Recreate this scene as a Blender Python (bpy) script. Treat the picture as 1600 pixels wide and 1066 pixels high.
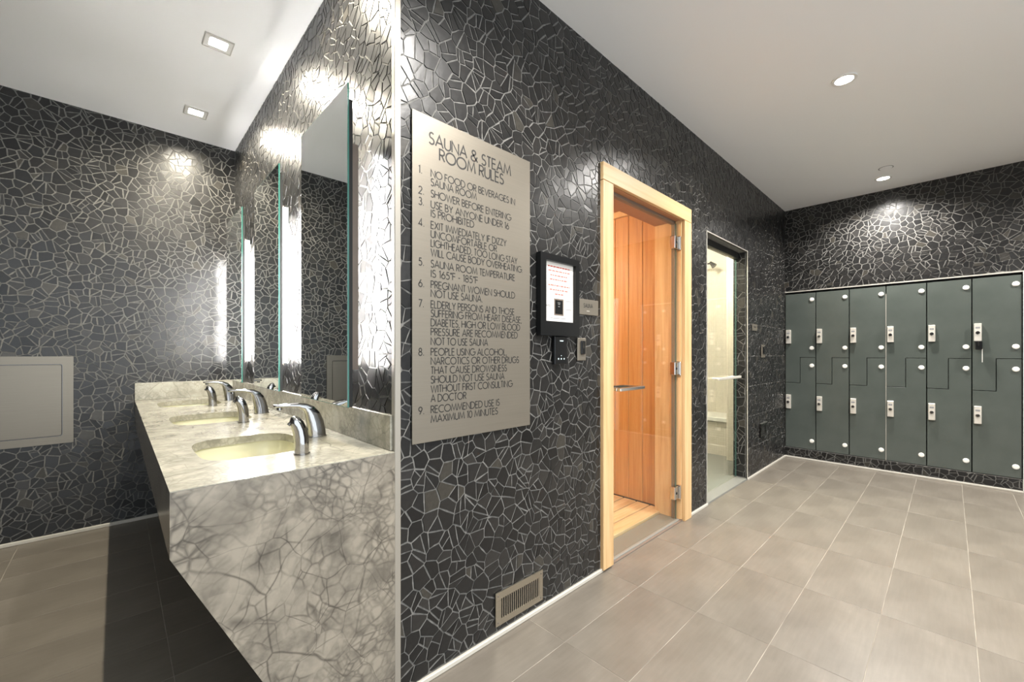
import bpy, bmesh, math, random
from mathutils import Vector, Matrix
R = random.Random(7)
PI = math.pi
for o in list(bpy.data.objects): bpy.data.objects.remove(o)
S = bpy.context.scene
C = S.collection

# ------------------------------------------------------------------ camera, world, exposure
CAM = (-.7021, -1.3217, 1.201); FPX = 650.0; HX, HY = 800.0, 552.0
cd = bpy.data.cameras.new('camera'); cam = bpy.data.objects.new('camera', cd); C.objects.link(cam)
AX = math.atan2(684, 650)                      # angle of world +X right of the view axis
cam.location = CAM; cam.rotation_euler = (PI/2, 0, -(PI/2-AX))
cd.sensor_width = 36; cd.lens = 36*FPX/1600; cd.shift_y = (HY-533)/1600; cd.clip_start = .02
S.camera = cam
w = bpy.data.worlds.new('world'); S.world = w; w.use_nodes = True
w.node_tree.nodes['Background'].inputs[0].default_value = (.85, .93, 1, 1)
w.node_tree.nodes['Background'].inputs[1].default_value = 2.1  # added even fill without a lamp, entering where the room's rear is left open
S.view_settings.view_transform = 'Standard'; S.view_settings.look = 'None'
S.view_settings.gamma = 1; S.view_settings.use_curve_mapping = False
S.view_settings.exposure = 0.5

# light levels (each light itself is created with its lamp further down)
P_DOWN = 215.0; P_SQ = 74.0; E_BAR = 140.0; P_SAUNA = 75.0; P_STEAM = 80.0
H = 2.85            # ceiling height
XD = 4.93           # locker wall
YC = 2.70           # far left wall
YF, XG = -3.3, -2.6 # walls behind the camera

def project(p):
    dx, dy, dz = p[0]-CAM[0], p[1]-CAM[1], p[2]-CAM[2]
    r = dx*math.sin(AX)-dy*math.cos(AX); f = dx*math.cos(AX)+dy*math.sin(AX)
    if f < .05: return None
    return (HX+FPX*r/f, HY-FPX*dz/f)

# ------------------------------------------------------------------ materials
MATS = {}
class N:
    def __init__(s, name):
        s.m = bpy.data.materials.new(name); s.m.use_nodes = True
        s.t = s.m.node_tree; s.b = s.t.nodes['Principled BSDF']; s.out = s.t.nodes['Material Output']
        MATS[name] = s.m
    def n(s, typ, **kw):
        x = s.t.nodes.new(typ)
        for k, v in kw.items():
            if k.startswith('i_'): x.inputs[k[2:].replace('_', ' ')].default_value = v
            else: setattr(x, k, v)
        return x
    def l(s, a, b): s.t.links.new(a, b)
    def set(s, **kw):
        for k, v in kw.items():
            x = s.b.inputs[k.replace('_', ' ')]
            x.default_value = (*v, 1) if isinstance(v, tuple) and len(v) == 3 else v
        return s
    def coord(s, scale=(1, 1, 1), out='Object', rot=(0, 0, 0)):
        tc = s.n('ShaderNodeTexCoord'); mp = s.n('ShaderNodeMapping')
        mp.inputs['Scale'].default_value = scale; mp.inputs['Rotation'].default_value = rot
        s.l(tc.outputs[out], mp.inputs[0]); return mp.outputs[0]
    def ramp(s, fac, stops):
        r = s.n('ShaderNodeValToRGB'); e = r.color_ramp.elements
        while len(e) < len(stops): e.new(.5)
        for el, (p, c) in zip(e, stops): el.position = p; el.color = (*c, 1) if len(c) == 3 else c
        s.l(fac, r.inputs[0]); return r.outputs[0]
    def noise(s, vec, scale, detail=4, rough=.5, dist=0):
        x = s.n('ShaderNodeTexNoise'); x.inputs['Scale'].default_value = scale; x.inputs['Detail'].default_value = detail
        x.inputs['Roughness'].default_value = rough; x.inputs['Distortion'].default_value = dist
        s.l(vec, x.inputs['Vector']); return x.outputs['Fac']
    def mix(s, fac, a, b, typ='MIX'):
        x = s.n('ShaderNodeMix', data_type='RGBA', blend_type=typ)
        for v, i in ((fac, 0), (a, 6), (b, 7)):
            if hasattr(v, 'links'): s.l(v, x.inputs[i])
            elif i == 0: x.inputs[0].default_value = v
            else: x.inputs[i].default_value = (*v, 1)
        return x.outputs[2]
    def math(s, op, a, b=0.0):
        x = s.n('ShaderNodeMath', operation=op)
        for v, i in ((a, 0), (b, 1)):
            if hasattr(v, 'links'): s.l(v, x.inputs[i])
            else: x.inputs[i].default_value = v
        return x.outputs[0]
    def bump(s, h, strength=.2, dist=.002):
        x = s.n('ShaderNodeBump'); x.inputs['Strength'].default_value = strength; x.inputs['Distance'].default_value = dist
        s.l(h, x.inputs['Height']); s.l(x.outputs[0], s.b.inputs['Normal'])
    def col(s, c): s.l(c, s.b.inputs['Base Color'])

def plain(name, col, rough=.5, metal=0.0, spec=.5, bump=None):
    m = N(name); m.set(Base_Color=col, Roughness=rough, Metallic=metal)
    m.b.inputs['Specular IOR Level'].default_value = spec
    if bump: m.bump(m.noise(m.coord(), bump[0], 3), bump[1], bump[2])
    return m.m
def emit(name, col, st):
    m = N(name); m.set(Base_Color=col, Roughness=.5); m.b.inputs['Emission Color'].default_value = (*col, 1)
    m.b.inputs['Emission Strength'].default_value = st; return m.m

# slate mosaic: tone of each chip comes from the chip itself (vertex attribute), fine grain on top
m = N('stone'); at = m.n('ShaderNodeAttribute', attribute_name='tone')
c = m.ramp(at.outputs['Fac'], [(0, (.008, .0078, .0078)), (.55, (.016, .0155, .015)), (.9, (.030, .028, .026)), (1, (.045, .041, .034))])
nz = m.noise(m.coord(), 55, 4, .6)
m.col(m.mix(.55, c, m.ramp(nz, [(.3, (.35, .35, .35)), (.7, (1, 1, 1))]), 'MULTIPLY'))
m.l(m.math('ADD', m.math('MULTIPLY', nz, .14), .24), m.b.inputs['Roughness'])
m.bump(m.noise(m.coord(), 38, 5, .6), .3, .002); m.b.inputs['Specular IOR Level'].default_value = .43
m = N('grout'); nz = m.noise(m.coord(), 60, 4)
m.col(m.ramp(nz, [(.3, (.105, .102, .094)), (.7, (.20, .193, .178))])); m.set(Roughness=.85); m.bump(nz, .4, .002)
# mosaic as a material, for walls out of the frame
m = N('far_mosaic'); v = m.n('ShaderNodeTexVoronoi', feature='DISTANCE_TO_EDGE'); v.inputs['Scale'].default_value = 15
m.l(m.coord(), v.inputs['Vector'])
m.col(m.ramp(v.outputs['Distance'], [(.02, (.2, .2, .19)), (.05, (.03, .029, .028))])); m.set(Roughness=.4)
plain('ceiling_paint', (.93, .93, .93), .55, bump=(9, .05, .002))
plain('white_paint', (.8, .79, .76), .4)
# floor tile
m = N('floor_tile'); oi = m.n('ShaderNodeObjectInfo'); v = m.coord((2.2, 26, 1))
nz = m.noise(v, 2.2, 5, .6); n2 = m.noise(m.coord(), 3.1, 5, .6)
c = m.ramp(m.math('ADD', m.math('MULTIPLY', nz, .35), m.math('MULTIPLY', n2, .65)), [(.3, (.128, .110, .088)), (.55, (.174, .153, .125)), (.75, (.218, .193, .160))])
m.col(m.mix(m.math('MULTIPLY', oi.outputs['Random'], .22), c, (.115, .102, .084)))
m.l(m.math('ADD', m.math('MULTIPLY', n2, .2), .26), m.b.inputs['Roughness']); m.bump(m.noise(m.coord(), 160, 3), .08, .001)
m = N('floor_grout'); nz = m.noise(m.coord(), 5, 4); m.col(m.ramp(nz, [(.35, (.21, .188, .154)), (.65, (.44, .40, .335))])); m.set(Roughness=.8)
# marble
def marble(name, base, dark, vein, amount, scl):
    m = N(name); v0 = m.coord()
    wn = m.n('ShaderNodeTexNoise'); wn.inputs['Scale'].default_value = 3.2*scl; wn.inputs['Detail'].default_value = 2.5
    m.l(v0, wn.inputs['Vector'])
    va = m.n('ShaderNodeVectorMath', operation='MULTIPLY_ADD'); m.l(wn.outputs['Color'], va.inputs[0])
    va.inputs[1].default_value = (.13/scl,)*3; m.l(v0, va.inputs[2]); v = va.outputs[0]
    def edge(sc, lo, hi, vec):
        x = m.n('ShaderNodeTexVoronoi', feature='DISTANCE_TO_EDGE'); x.inputs['Scale'].default_value = sc
        m.l(vec, x.inputs['Vector']); return m.ramp(x.outputs['Distance'], [(lo, (1, 1, 1)), (hi, (0, 0, 0))])
    big = m.noise(v0, 3.4*scl, 5, .55); cloud = m.noise(v, 9*scl, 4, .6)
    c = m.mix(m.ramp(cloud, [(.40, (0, 0, 0)), (.66, (1, 1, 1))]), base, dark)
    xc = m.n('ShaderNodeTexVoronoi'); xc.inputs['Scale'].default_value = 8*scl; m.l(v, xc.inputs['Vector'])
    sp = m.n('ShaderNodeSeparateColor'); m.l(xc.outputs['Color'], sp.inputs[0])
    c = m.mix(m.math('MULTIPLY', sp.outputs[0], .42), c, tuple(min(1, q*1.22) for q in base))
    mask = m.ramp(big, [(.40, (0, 0, 0)), (.58, (1, 1, 1))]); inv = m.math('SUBTRACT', 1.0, mask)
    m2 = m.ramp(m.noise(v0, 6.5*scl, 4, .6), [(.44, (0, 0, 0)), (.62, (1, 1, 1))])
    c = m.mix(m.math('MULTIPLY', edge(30*scl, .0, .2, v), m.math('MULTIPLY', mask, .9*amount)), c, dark)
    c = m.mix(m.math('MULTIPLY', edge(15*scl, .0, .07, v), m.math('MULTIPLY', m2, .6*amount)), c, vein)
    c = m.mix(m.math('MULTIPLY', edge(7*scl, .0, .016, v), m.math('ADD', .25*amount, m.math('MULTIPLY', m2, .5*amount))), c, vein)
    c = m.mix(m.math('MULTIPLY', edge(2.6*scl, .0, .010, v), m.math('MULTIPLY', inv, .7*amount)), c, tuple(q*.6 for q in vein))
    m.col(c); m.set(Roughness=.2); return m.m
marble('marble_panel', (.27, .24, .193), (.105, .093, .076), (.045, .039, .032), 1.0, 1.15)
marble('marble_top', (.37, .352, .288), (.20, .188, .15), (.13, .12, .095), .8, 1.5)
plain('ceramic', (.62, .60, .43), .12)
m = N('chrome'); m.set(Base_Color=(.36, .35, .345), Metallic=1.0, Roughness=.06)
m = N('hinge_chrome'); m.set(Base_Color=(.6, .58, .55), Metallic=1.0, Roughness=.16)
m = N('dark_metal'); m.set(Base_Color=(.12, .115, .11), Metallic=1.0, Roughness=.25)
def brushed(name, col, rough, sc, metal=1.0):
    m = N(name); nz = m.noise(m.coord(sc), 1.0, 5, .6)
    m.col(m.mix(nz, tuple(q*.86 for q in col), tuple(min(1, q*1.1) for q in col)))
    m.l(m.math('ADD', m.math('MULTIPLY', nz, .14), rough-.07), m.b.inputs['Roughness']); m.set(Metallic=metal); return m.m
brushed('champagne_metal', (.235, .211, .172), .5, (3, 3, 240), .75)
brushed('steel', (.52, .48, .40), .3, (4, 4, 300))
brushed('receptacle_steel', (.19, .166, .132), .34, (4, 4, 300))
brushed('aluminium', (.62, .6, .56), .35, (60, 60, 4))
plain('corner_metal', (.36, .335, .29), .4, .5)
plain('trim_metal', (.62, .59, .53), .4, .5)
plain('print_black', (.018, .016, .014), .6); plain('print_red', (.62, .16, .13), .7); plain('print_grey', (.25, .25, .25), .7)
plain('paper', (.78, .74, .68), .7); plain('black_plastic', (.006, .0065, .007), .28, spec=.3); plain('black_matte', (.012, .012, .011), .6)
plain('brown_housing', (.16, .125, .10), .5); plain('white_plastic', (.82, .8, .74), .3)
plain('rubber', (.03, .028, .027), .8); plain('void', (.004, .004, .004), .9)
m = N('mirror'); m.set(Base_Color=(.80, .83, .83), Metallic=1.0, Roughness=.0)
plain('glass_edge', (.05, .20, .16), .15); plain('door_glass_edge', (.05, .10, .085), .15)
emit('bar_lens', (1, .985, .97), E_BAR)
emit('lamp_lens', (1, .95, .87), 14); emit('sauna_lens', (1, .7, .4), 4)
plain('indicator', (.5, .6, .62), .4)
# clear pane: transparent with Fresnel reflection
def pane(name, tint, refl=1.0):
    m = N(name); lw = m.n('ShaderNodeLayerWeight'); lw.inputs['Blend'].default_value = .5
    f = m.math('ADD', m.math('MULTIPLY', m.math('POWER', lw.outputs['Facing'], 5.0), .9*refl), .04*refl)
    tr = m.n('ShaderNodeBsdfTransparent'); tr.inputs[0].default_value = (*tint, 1)
    gl = m.n('ShaderNodeBsdfGlossy'); gl.inputs['Roughness'].default_value = .0
    mx = m.n('ShaderNodeMixShader'); m.l(f, mx.inputs[0]); m.l(tr.outputs[0], mx.inputs[1]); m.l(gl.outputs[0], mx.inputs[2])
    m.l(mx.outputs[0], m.out.inputs[0]); return m.m
pane('clear_glass', (.95, .965, .95)); pane('steam_glass', (.93, .96, .94))
def wood(name, c0, c1, c2, sc, rough=.45):
    m = N(name); oi = m.n('ShaderNodeObjectInfo')
    tc = m.n('ShaderNodeTexCoord'); ad = m.n('ShaderNodeVectorMath', operation='ADD'); cb = m.n('ShaderNodeCombineXYZ')
    m.l(m.math('MULTIPLY', oi.outputs['Random'], 7.0), cb.inputs[0]); m.l(m.math('MULTIPLY', oi.outputs['Random'], 3.0), cb.inputs[1])
    m.l(m.math('MULTIPLY', oi.outputs['Random'], 11.0), cb.inputs[2])
    m.l(tc.outputs['Object'], ad.inputs[0]); m.l(cb.outputs[0], ad.inputs[1])
    mp = m.n('ShaderNodeMapping'); mp.inputs['Scale'].default_value = sc; m.l(ad.outputs[0], mp.inputs[0])
    nz = m.noise(mp.outputs[0], 1.0, 6, .6, .6)
    c = m.ramp(nz, [(.3, c0), (.5, c1), (.72, c2)])
    c = m.mix(m.math('MULTIPLY', oi.outputs['Random'], .3), c, c0)
    m.col(c); m.set(Roughness=rough); m.bump(nz, .12, .001); return m.m
wood('cedar', (.40, .175, .055), (.53, .275, .095), (.62, .36, .145), (38, 38, 1.4))
wood('cedar_ceiling', (.36, .17, .085), (.45, .23, .12), (.52, .28, .15), (1.2, 34, 34))
wood('pine_upright', (.50, .30, .13), (.63, .42, .21), (.70, .50, .27), (30, 30, 1.5))
wood('pine_cross', (.52, .33, .15), (.64, .44, .22), (.70, .51, .28), (1.5, 30, 30))
wood('duckboard', (.55, .36, .18), (.68, .49, .27), (.76, .58, .35), (1.6, 34, 34))
m = N('steam_tile'); g = m.n('ShaderNodeNewGeometry'); sx = m.n('ShaderNodeSeparateXYZ'); m.l(g.outputs['Position'], sx.inputs[0])
cb = m.n('ShaderNodeCombineXYZ'); m.l(m.math('ADD', sx.outputs[0], sx.outputs[1]), cb.inputs[0]); m.l(sx.outputs[2], cb.inputs[1])
br = m.n('ShaderNodeTexBrick', offset=0.0); m.l(cb.outputs[0], br.inputs['Vector'])
for k, v in (('Scale', 1.0), ('Mortar Size', .0012), ('Brick Width', .026), ('Row Height', .026)): br.inputs[k].default_value = v
br.inputs['Color1'].default_value = (.74, .68, .57, 1); br.inputs['Color2'].default_value = (.69, .63, .52, 1); br.inputs['Mortar'].default_value = (.58, .52, .43, 1)
m.col(br.outputs['Color']); m.set(Roughness=.35)
m = N('locker_glass'); nz = m.noise(m.coord((1, 1, 1)), 6, 3)
m.col(m.ramp(nz, [(.3, (.070, .082, .073)), (.7, (.084, .096, .086))])); m.set(Roughness=.17)
plain('locker_body', (.014, .018, .017), .5)
plain('stone_sill', (.20, .20, .18), .4, bump=(40, .1, .001))
brushed('satin_nickel', (.80, .76, .68), .35, (60, 60, 60), .5)

# ------------------------------------------------------------------ mesh helpers
def wpos(o):
    p = Vector((0, 0, 0))
    while o: p += o.location; o = o.parent
    return p
def link(name, me, mat, parent=None):
    o = bpy.data.objects.new(name, me); C.objects.link(o)
    if mat: me.materials.append(MATS[mat])
    if parent: o.parent = parent
    return o
def obj(name, bm, mat, parent=None, smooth=None, recalc=True):
    """one mesh object; bm is in world coordinates"""
    if recalc: bmesh.ops.recalc_face_normals(bm, faces=bm.faces)
    if parent: bmesh.ops.translate(bm, vec=-wpos(parent), verts=bm.verts)
    me = bpy.data.meshes.new(name); bm.to_mesh(me); bm.free()
    if smooth is not None:
        me.shade_smooth(); me.set_sharp_from_angle(angle=math.radians(smooth))
    return link(name, me, mat, parent)
def tag(o, label, cat=None, group=None, kind=None):
    o['label'] = label
    if cat: o['category'] = cat
    if group: o['group'] = group
    if kind: o['kind'] = kind
    return o
def thing(name, loc, label, cat, group=None):
    o = bpy.data.objects.new(name, None); C.objects.link(o); o.location = loc; o.empty_display_size = .05
    return tag(o, label, cat, group)
def struct(o, label): return tag(o, label, kind='structure')
def setting(name, loc, label):
    o = bpy.data.objects.new(name, None); C.objects.link(o); o.location = loc; o.empty_display_size = .05
    return struct(o, label)
def dup(root, loc, label=None):
    r = root.copy(); C.objects.link(r); r.location = loc
    if label: r['label'] = label
    def rec(a, b):
        for ch in list(a.children):
            c = ch.copy(); C.objects.link(c); c.parent = b; rec(ch, c)
    rec(root, r); return r
def box(bm, x0, y0, z0, x1, y1, z1, bev=0.0, seg=1):
    vs = [bm.verts.new(p) for p in ((x0, y0, z0), (x1, y0, z0), (x1, y1, z0), (x0, y1, z0), (x0, y0, z1), (x1, y0, z1), (x1, y1, z1), (x0, y1, z1))]
    fs = [bm.faces.new([vs[i] for i in q]) for q in ((3, 2, 1, 0), (4, 5, 6, 7), (0, 1, 5, 4), (1, 2, 6, 5), (2, 3, 7, 6), (3, 0, 4, 7))]
    if bev:
        es = list({e for f in fs for e in f.edges})
        bmesh.ops.bevel(bm, geom=es, offset=bev, segments=seg, affect='EDGES', profile=.5)
    return bm
def B(*a, **k): return box(bmesh.new(), *a, **k)
def prism(bm, pts, axis, a, b, bev=0.0):
    """extrude a polygon given in the plane normal to axis from a to b"""
    def P(u, v, t): return {'x': (t, u, v), 'y': (u, t, v), 'z': (u, v, t)}[axis]
    lo = [bm.verts.new(P(u, v, a)) for u, v in pts]; hi = [bm.verts.new(P(u, v, b)) for u, v in pts]
    n = len(pts); f0 = bm.faces.new(lo); f1 = bm.faces.new(hi[::-1])
    for i in range(n): bm.faces.new((lo[i], hi[i], hi[(i+1) % n], lo[(i+1) % n]))
    bmesh.ops.recalc_face_normals(bm, faces=bm.faces)
    if bev: bmesh.ops.bevel(bm, geom=list(set(f0.edges) | set(f1.edges)), offset=bev, segments=1, affect='EDGES')
    return bm
def cyl(bm, p0, p1, r0, r1=None, seg=20, caps=True):
    r1 = r0 if r1 is None else r1; p0, p1 = Vector(p0), Vector(p1); d = (p1-p0).normalized()
    u = d.orthogonal().normalized(); v = d.cross(u)
    A = [bm.verts.new(p0+(u*math.cos(2*PI*i/seg)+v*math.sin(2*PI*i/seg))*r0) for i in range(seg)]
    Bv = [bm.verts.new(p1+(u*math.cos(2*PI*i/seg)+v*math.sin(2*PI*i/seg))*r1) for i in range(seg)]
    for i in range(seg): bm.faces.new((A[i], A[(i+1) % seg], Bv[(i+1) % seg], Bv[i]))
    if caps: bm.faces.new(A[::-1]); bm.faces.new(Bv)
    return bm
def loft(bm, rings, caps=True):
    rs = [[bm.verts.new(p) for p in r] for r in rings]; n = len(rs[0])
    for a, b in zip(rs, rs[1:]):
        for i in range(n): bm.faces.new((a[i], a[(i+1) % n], b[(i+1) % n], b[i]))
    if caps: bm.faces.new(rs[0][::-1]); bm.faces.new(rs[-1])
    return bm
def rrect(cx, cy, hx, hy, r, seg=5):
    out = []
    for sx, sy, a0 in ((1, 1, 0), (-1, 1, 90), (-1, -1, 180), (1, -1, 270)):
        for i in range(seg+1):
            a = math.radians(a0+90*i/seg); out.append((cx+sx*(hx-r)+r*math.cos(a), cy+sy*(hy-r)+r*math.sin(a)))
    return out
def superell(cx, cy, hx, hy, e, n=40):
    out = []
    for i in range(n):
        a = 2*PI*i/n; c, s = math.cos(a), math.sin(a)
        out.append((cx+hx*math.copysign(abs(c)**(2/e), c), cy+hy*math.copysign(abs(s)**(2/e), s)))
    return out
def frame_prism(bm, outer, inner, axis, a, b):
    """ring between two loops of equal count"""
    def P(p, t): return {'x': (t, p[0], p[1]), 'y': (p[0], t, p[1]), 'z': (p[0], p[1], t)}[axis]
    L = [[bm.verts.new(P(p, t)) for p in lp] for lp, t in ((outer, a), (outer, b), (inner, b), (inner, a))]
    n = len(outer)
    for k in range(4):
        A, D = L[k], L[(k+1) % 4]
        for i in range(n): bm.faces.new((A[i], A[(i+1) % n], D[(i+1) % n], D[i]))
    bmesh.ops.recalc_face_normals(bm, faces=bm.faces); return bm

# ------------------------------------------------------------------ mosaic
def clip(poly, a, b, c):
    """keep a*u+b*v <= c"""
    out = []; n = len(poly)
    for i in range(n):
        p, q = poly[i], poly[(i+1) % n]; dp, dq = a*p[0]+b*p[1]-c, a*q[0]+b*q[1]-c
        if dp <= 0: out.append(p)
        if (dp < 0 < dq) or (dq < 0 < dp):
            t = dp/(dp-dq); out.append((p[0]+(q[0]-p[0])*t, p[1]+(q[1]-p[1])*t))
    return out
def area(p): return .5*abs(sum(p[i][0]*p[(i+1) % len(p)][1]-p[(i+1) % len(p)][0]*p[i][1] for i in range(len(p)))) if len(p) > 2 else 0
def cen(p): return (sum(q[0] for q in p)/len(p), sum(q[1] for q in p)/len(p))
def rect_clip(p, u0, v0, u1, v1):
    for a, b, c in ((-1, 0, -u0), (1, 0, u1), (0, -1, -v0), (0, 1, v1)):
        if len(p) < 3: return []
        p = clip(p, a, b, c)
    return p
def chips(u0, v0, u1, v1, size, holes=(), seams=()):
    nx, ny = int((u1-u0)/size)+5, int((v1-v0)/size)+5; g = {}
    for i in range(nx):
        for j in range(ny):
            g[i, j] = (u0+(i-2+R.uniform(.02, .98))*size, v0+(j-2+R.uniform(.02, .98))*size)
    polys = []
    for i in range(1, nx-1):
        for j in range(1, ny-1):
            if (i, j) not in g: continue
            x, y = g[i, j]; p = [(x-2*size, y-2*size), (x+2*size, y-2*size), (x+2*size, y+2*size), (x-2*size, y+2*size)]
            for di in range(-2, 3):
                for dj in range(-2, 3):
                    q = g.get((i+di, j+dj))
                    if q is None or (di == 0 and dj == 0): continue
                    a, b = q[0]-x, q[1]-y
                    p = clip(p, a, b, a*(x+q[0])/2+b*(y+q[1])/2)
                    if len(p) < 3: break
            polys.append(p)
    out = []
    for p in polys:                                   # break many cells in two, as crazy paving is broken
        p = rect_clip(p, u0, v0, u1, v1)
        if len(p) < 3: continue
        parts = [p]
        if area(p) > .55*size*size and R.random() < .55:
            cx, cy = cen(p); a = R.uniform(0, PI); s, c = math.sin(a), math.cos(a); k = s*cx+c*cy+R.uniform(-.12, .12)*size
            parts = [clip(p, s, c, k), clip(p, -s, -c, -k)]
        for (sv, su) in seams:
            parts = [h for q in parts for h in ((clip(q, 0, 1, sv), clip(q, 0, -1, -sv)) if cen(q)[0] > su else (q,)) if len(h) > 2]
        for (a0, b0, a1, b1) in holes:
            nxt = []
            for q in parts:
                us = [t[0] for t in q]; vs = [t[1] for t in q]
                if not us or max(us) <= a0 or min(us) >= a1 or max(vs) <= b0 or min(vs) >= b1: nxt.append(q); continue
                nxt += [clip(q, 1, 0, a0), clip(q, -1, 0, -a1)]
                mid = clip(clip(q, -1, 0, -a0) or [], 1, 0, a1) if q else []
                if len(mid) > 2: nxt += [clip(mid, 0, 1, b0), clip(mid, 0, -1, -b1)]
            parts = [q for q in nxt if len(q) > 2]
        out += [q for q in parts if area(q) > 1.2e-4]
    return out
def chip_mesh(poly, frame, gap):
    o, U, V, W = frame
    if sum(poly[i][0]*poly[(i+1) % len(poly)][1]-poly[(i+1) % len(poly)][0]*poly[i][1] for i in range(len(poly))) < 0: poly = poly[::-1]
    p = poly; n = len(poly)
    gp = gap*R.uniform(.75, 1.4)
    for i in range(n):
        (x0, y0), (x1, y1) = poly[i], poly[(i+1) % n]; L = math.hypot(x1-x0, y1-y0)
        if L < 1e-5: continue
        a, b = (y1-y0)/L, -(x1-x0)/L
        p = clip(p, a, b, a*x0+b*y0-gp)
        if len(p) < 3: return None
    q = []
    for i in range(len(p)):                            # drop tiny edges, roughen long ones
        a, b = p[i], p[(i+1) % len(p)]; L = math.hypot(b[0]-a[0], b[1]-a[1])
        if L < .004: continue
        q.append((a[0]+R.uniform(-.0006, .0006), a[1]+R.uniform(-.0006, .0006)))
        if L > .035:
            t = R.uniform(.35, .65); k = R.uniform(-.0016, .0006)
            q.append((a[0]+(b[0]-a[0])*t+(b[1]-a[1])/L*k, a[1]+(b[1]-a[1])*t-(b[0]-a[0])/L*k))
    if len(q) < 3 or area(q) < 1e-4: return None
    cx, cy = cen(q); h = R.uniform(.0018, .0034); tx, ty = R.gauss(0, .016), R.gauss(0, .016); n = len(q)
    lo, hi = [], []
    for (u, v) in q:
        d = math.hypot(u-cx, v-cy) or 1; k = 1-.0008/d
        uu, vv = cx+(u-cx)*k, cy+(v-cy)*k
        z = max(.0012, h+tx*(uu-cx)+ty*(vv-cy))
        lo.append(o+U*u+V*v); hi.append(o+U*uu+V*vv+W*z)
    faces = [tuple(range(n, 2*n))]+[(i, (i+1) % n, n+(i+1) % n, n+i) for i in range(n)]
    tone = min(1, max(0, R.gauss(.45, .2))) if R.random() > .03 else 1.0
    return lo+hi, faces, tone, q
def add_tone(me, tones):
    at = me.attributes.new('tone', 'FLOAT', 'POINT'); at.data.foreach_set('value', tones)
def mosaic(parent, frame, rect, size, holes=(), hidden=(), seams=(), gap=.0021, singles=300):
    o, U, V, W = frame; off = -wpos(parent); items = []
    flip = U.cross(V).dot(W) < 0
    for p in chips(*rect, size, holes, seams):
        r = chip_mesh(p, frame, gap)
        if not r: continue
        vs, fs, tone, q = r
        if flip: fs = [f[::-1] for f in fs]
        vs = [v+off for v in vs]
        cu, cv = cen(q); sc = 0
        if not any(a <= cu <= c and b <= cv <= d for a, b, c, d in hidden):
            pr = [project(o+U*u+V*v) for u, v in q]
            if all(pr) and sum(0 < x < 1600 and 0 < y < 1066 for x, y in pr) > len(pr)/2: sc = area(pr)
        items.append((sc, vs, fs, tone))
    items.sort(key=lambda t: -t[0])
    k = 0
    for sc, vs, fs, tone in items[:singles]:
        if sc < 60: break
        me = bpy.data.meshes.new('stone'); cx = sum(vs, Vector())/len(vs)
        me.from_pydata([tuple(v-cx) for v in vs], [], fs); add_tone(me, [tone]*len(vs))
        ob = link('stone', me, 'stone', parent); ob.location = cx; k += 1
    V_, F_, T_ = [], [], []
    for sc, vs, fs, tone in items[k:]:
        b = len(V_); V_ += [tuple(v) for v in vs]; F_ += [tuple(i+b for i in f) for f in fs]; T_ += [tone]*len(vs)
    if V_:
        me = bpy.data.meshes.new('stone_field'); me.from_pydata(V_, [], F_); add_tone(me, T_)
        ob = link('stone_field', me, 'stone', parent); ob['kind'] = 'stuff'
        ob['label'] = 'smaller dark slate chips of the mosaic'
X_, Y_, Z_ = Vector((1, 0, 0)), Vector((0, 1, 0)), Vector((0, 0, 1))

# ------------------------------------------------------------------ room shell
bm = bmesh.new(); box(bm, XG-.1, YF-.1, -.2, 5.45, 2.95, -.0012)
floor = struct(obj('floor', bm, 'floor_grout'), 'grey beige stone tile floor with pale worn grout lines')
def tile(i, j):
    x0, x1 = .648+.598*i, .648+.598*(i+1); y0, y1 = -.22+.2945*j, -.22+.2945*(j+1)
    rects = []
    lim = [(XG, YF, 0, YC), (0, YF, XD, 0)]
    for a, b, c, d in lim:
        u0, v0, u1, v1 = max(x0, a), max(y0, b), min(x1, c), min(y1, d)
        if u1-u0 > .01 and v1-v0 > .01: rects.append((u0, v0, u1, v1))
    return rects
tile_mesh = None
for i in range(-7, 9):
    for j in range(-12, 12):
        for (u0, v0, u1, v1) in tile(i, j):
            pr = [project((u, v, 0)) for u in (u0, u1) for v in (v0, v1)]
            if not any(p and -250 < p[0] < 1850 and 0 < p[1] < 1500 for p in pr) and u0 > -1.5: pass
            full = abs(u1-u0-.598) < .002 and abs(v1-v0-.2945) < .002
            cx, cy = (u0+u1)/2, (v0+v1)/2
            if full and tile_mesh: ob = bpy.data.objects.new('floor_tile', tile_mesh); C.objects.link(ob); ob.parent = floor
            else:
                g = .0011; hx, hy = (u1-u0)/2-g, (v1-v0)/2-g
                ob = obj('floor_tile', B(-hx, -hy, -.006, hx, hy, 0, bev=.0006), 'floor_tile'); ob.parent = floor
                if full: tile_mesh = ob.data
            ob.location = (cx, cy, 0)
struct(obj('ceiling', B(XG-.1, YF-.1, H, 5.45, 2.95, H+.12), 'ceiling_paint'), 'flat white painted ceiling')
# walls. A: sauna wall (y=0), B: mirror wall (x=0), Cw: far left wall (y=YC), D: locker wall (x=XD)
AO, SO = (1.22, 0, 2.344, 2.252), (2.671, 0, 3.618, 2.16)    # casing outline, steam opening
bm = bmesh.new()
SX0, SX1 = 1.317, 2.238                                       # sauna clear opening
for a, b, c, d in ((0, 0, SX0, H), (SX0, 2.168, SX1, H), (SX1, 0, SO[0], H), (SO[0], SO[3], SO[2], H), (SO[2], 0, XD+.3, H)):
    box(bm, a, 0, b, c, .12, d)
wallA = struct(obj('wall_center', bm, 'grout'), 'dark slate mosaic wall carrying the rules sign and both glass doors')
mosaic(wallA, (Vector((0, 0, 0)), X_, Z_, -Y_), (.012, .022, XD, H), .0555,
       holes=(AO, (SO[0]-.008, 0, SO[2]+.008, SO[3]+.008)),
       hidden=((.05, .87, .66, 2.07), (.70, 1.28, 1.0, 1.67), (.45, .05, .74, .19)),
       seams=[(z, 3.62) for z in (.29, .594, .885, 1.173, 1.48)])
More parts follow.
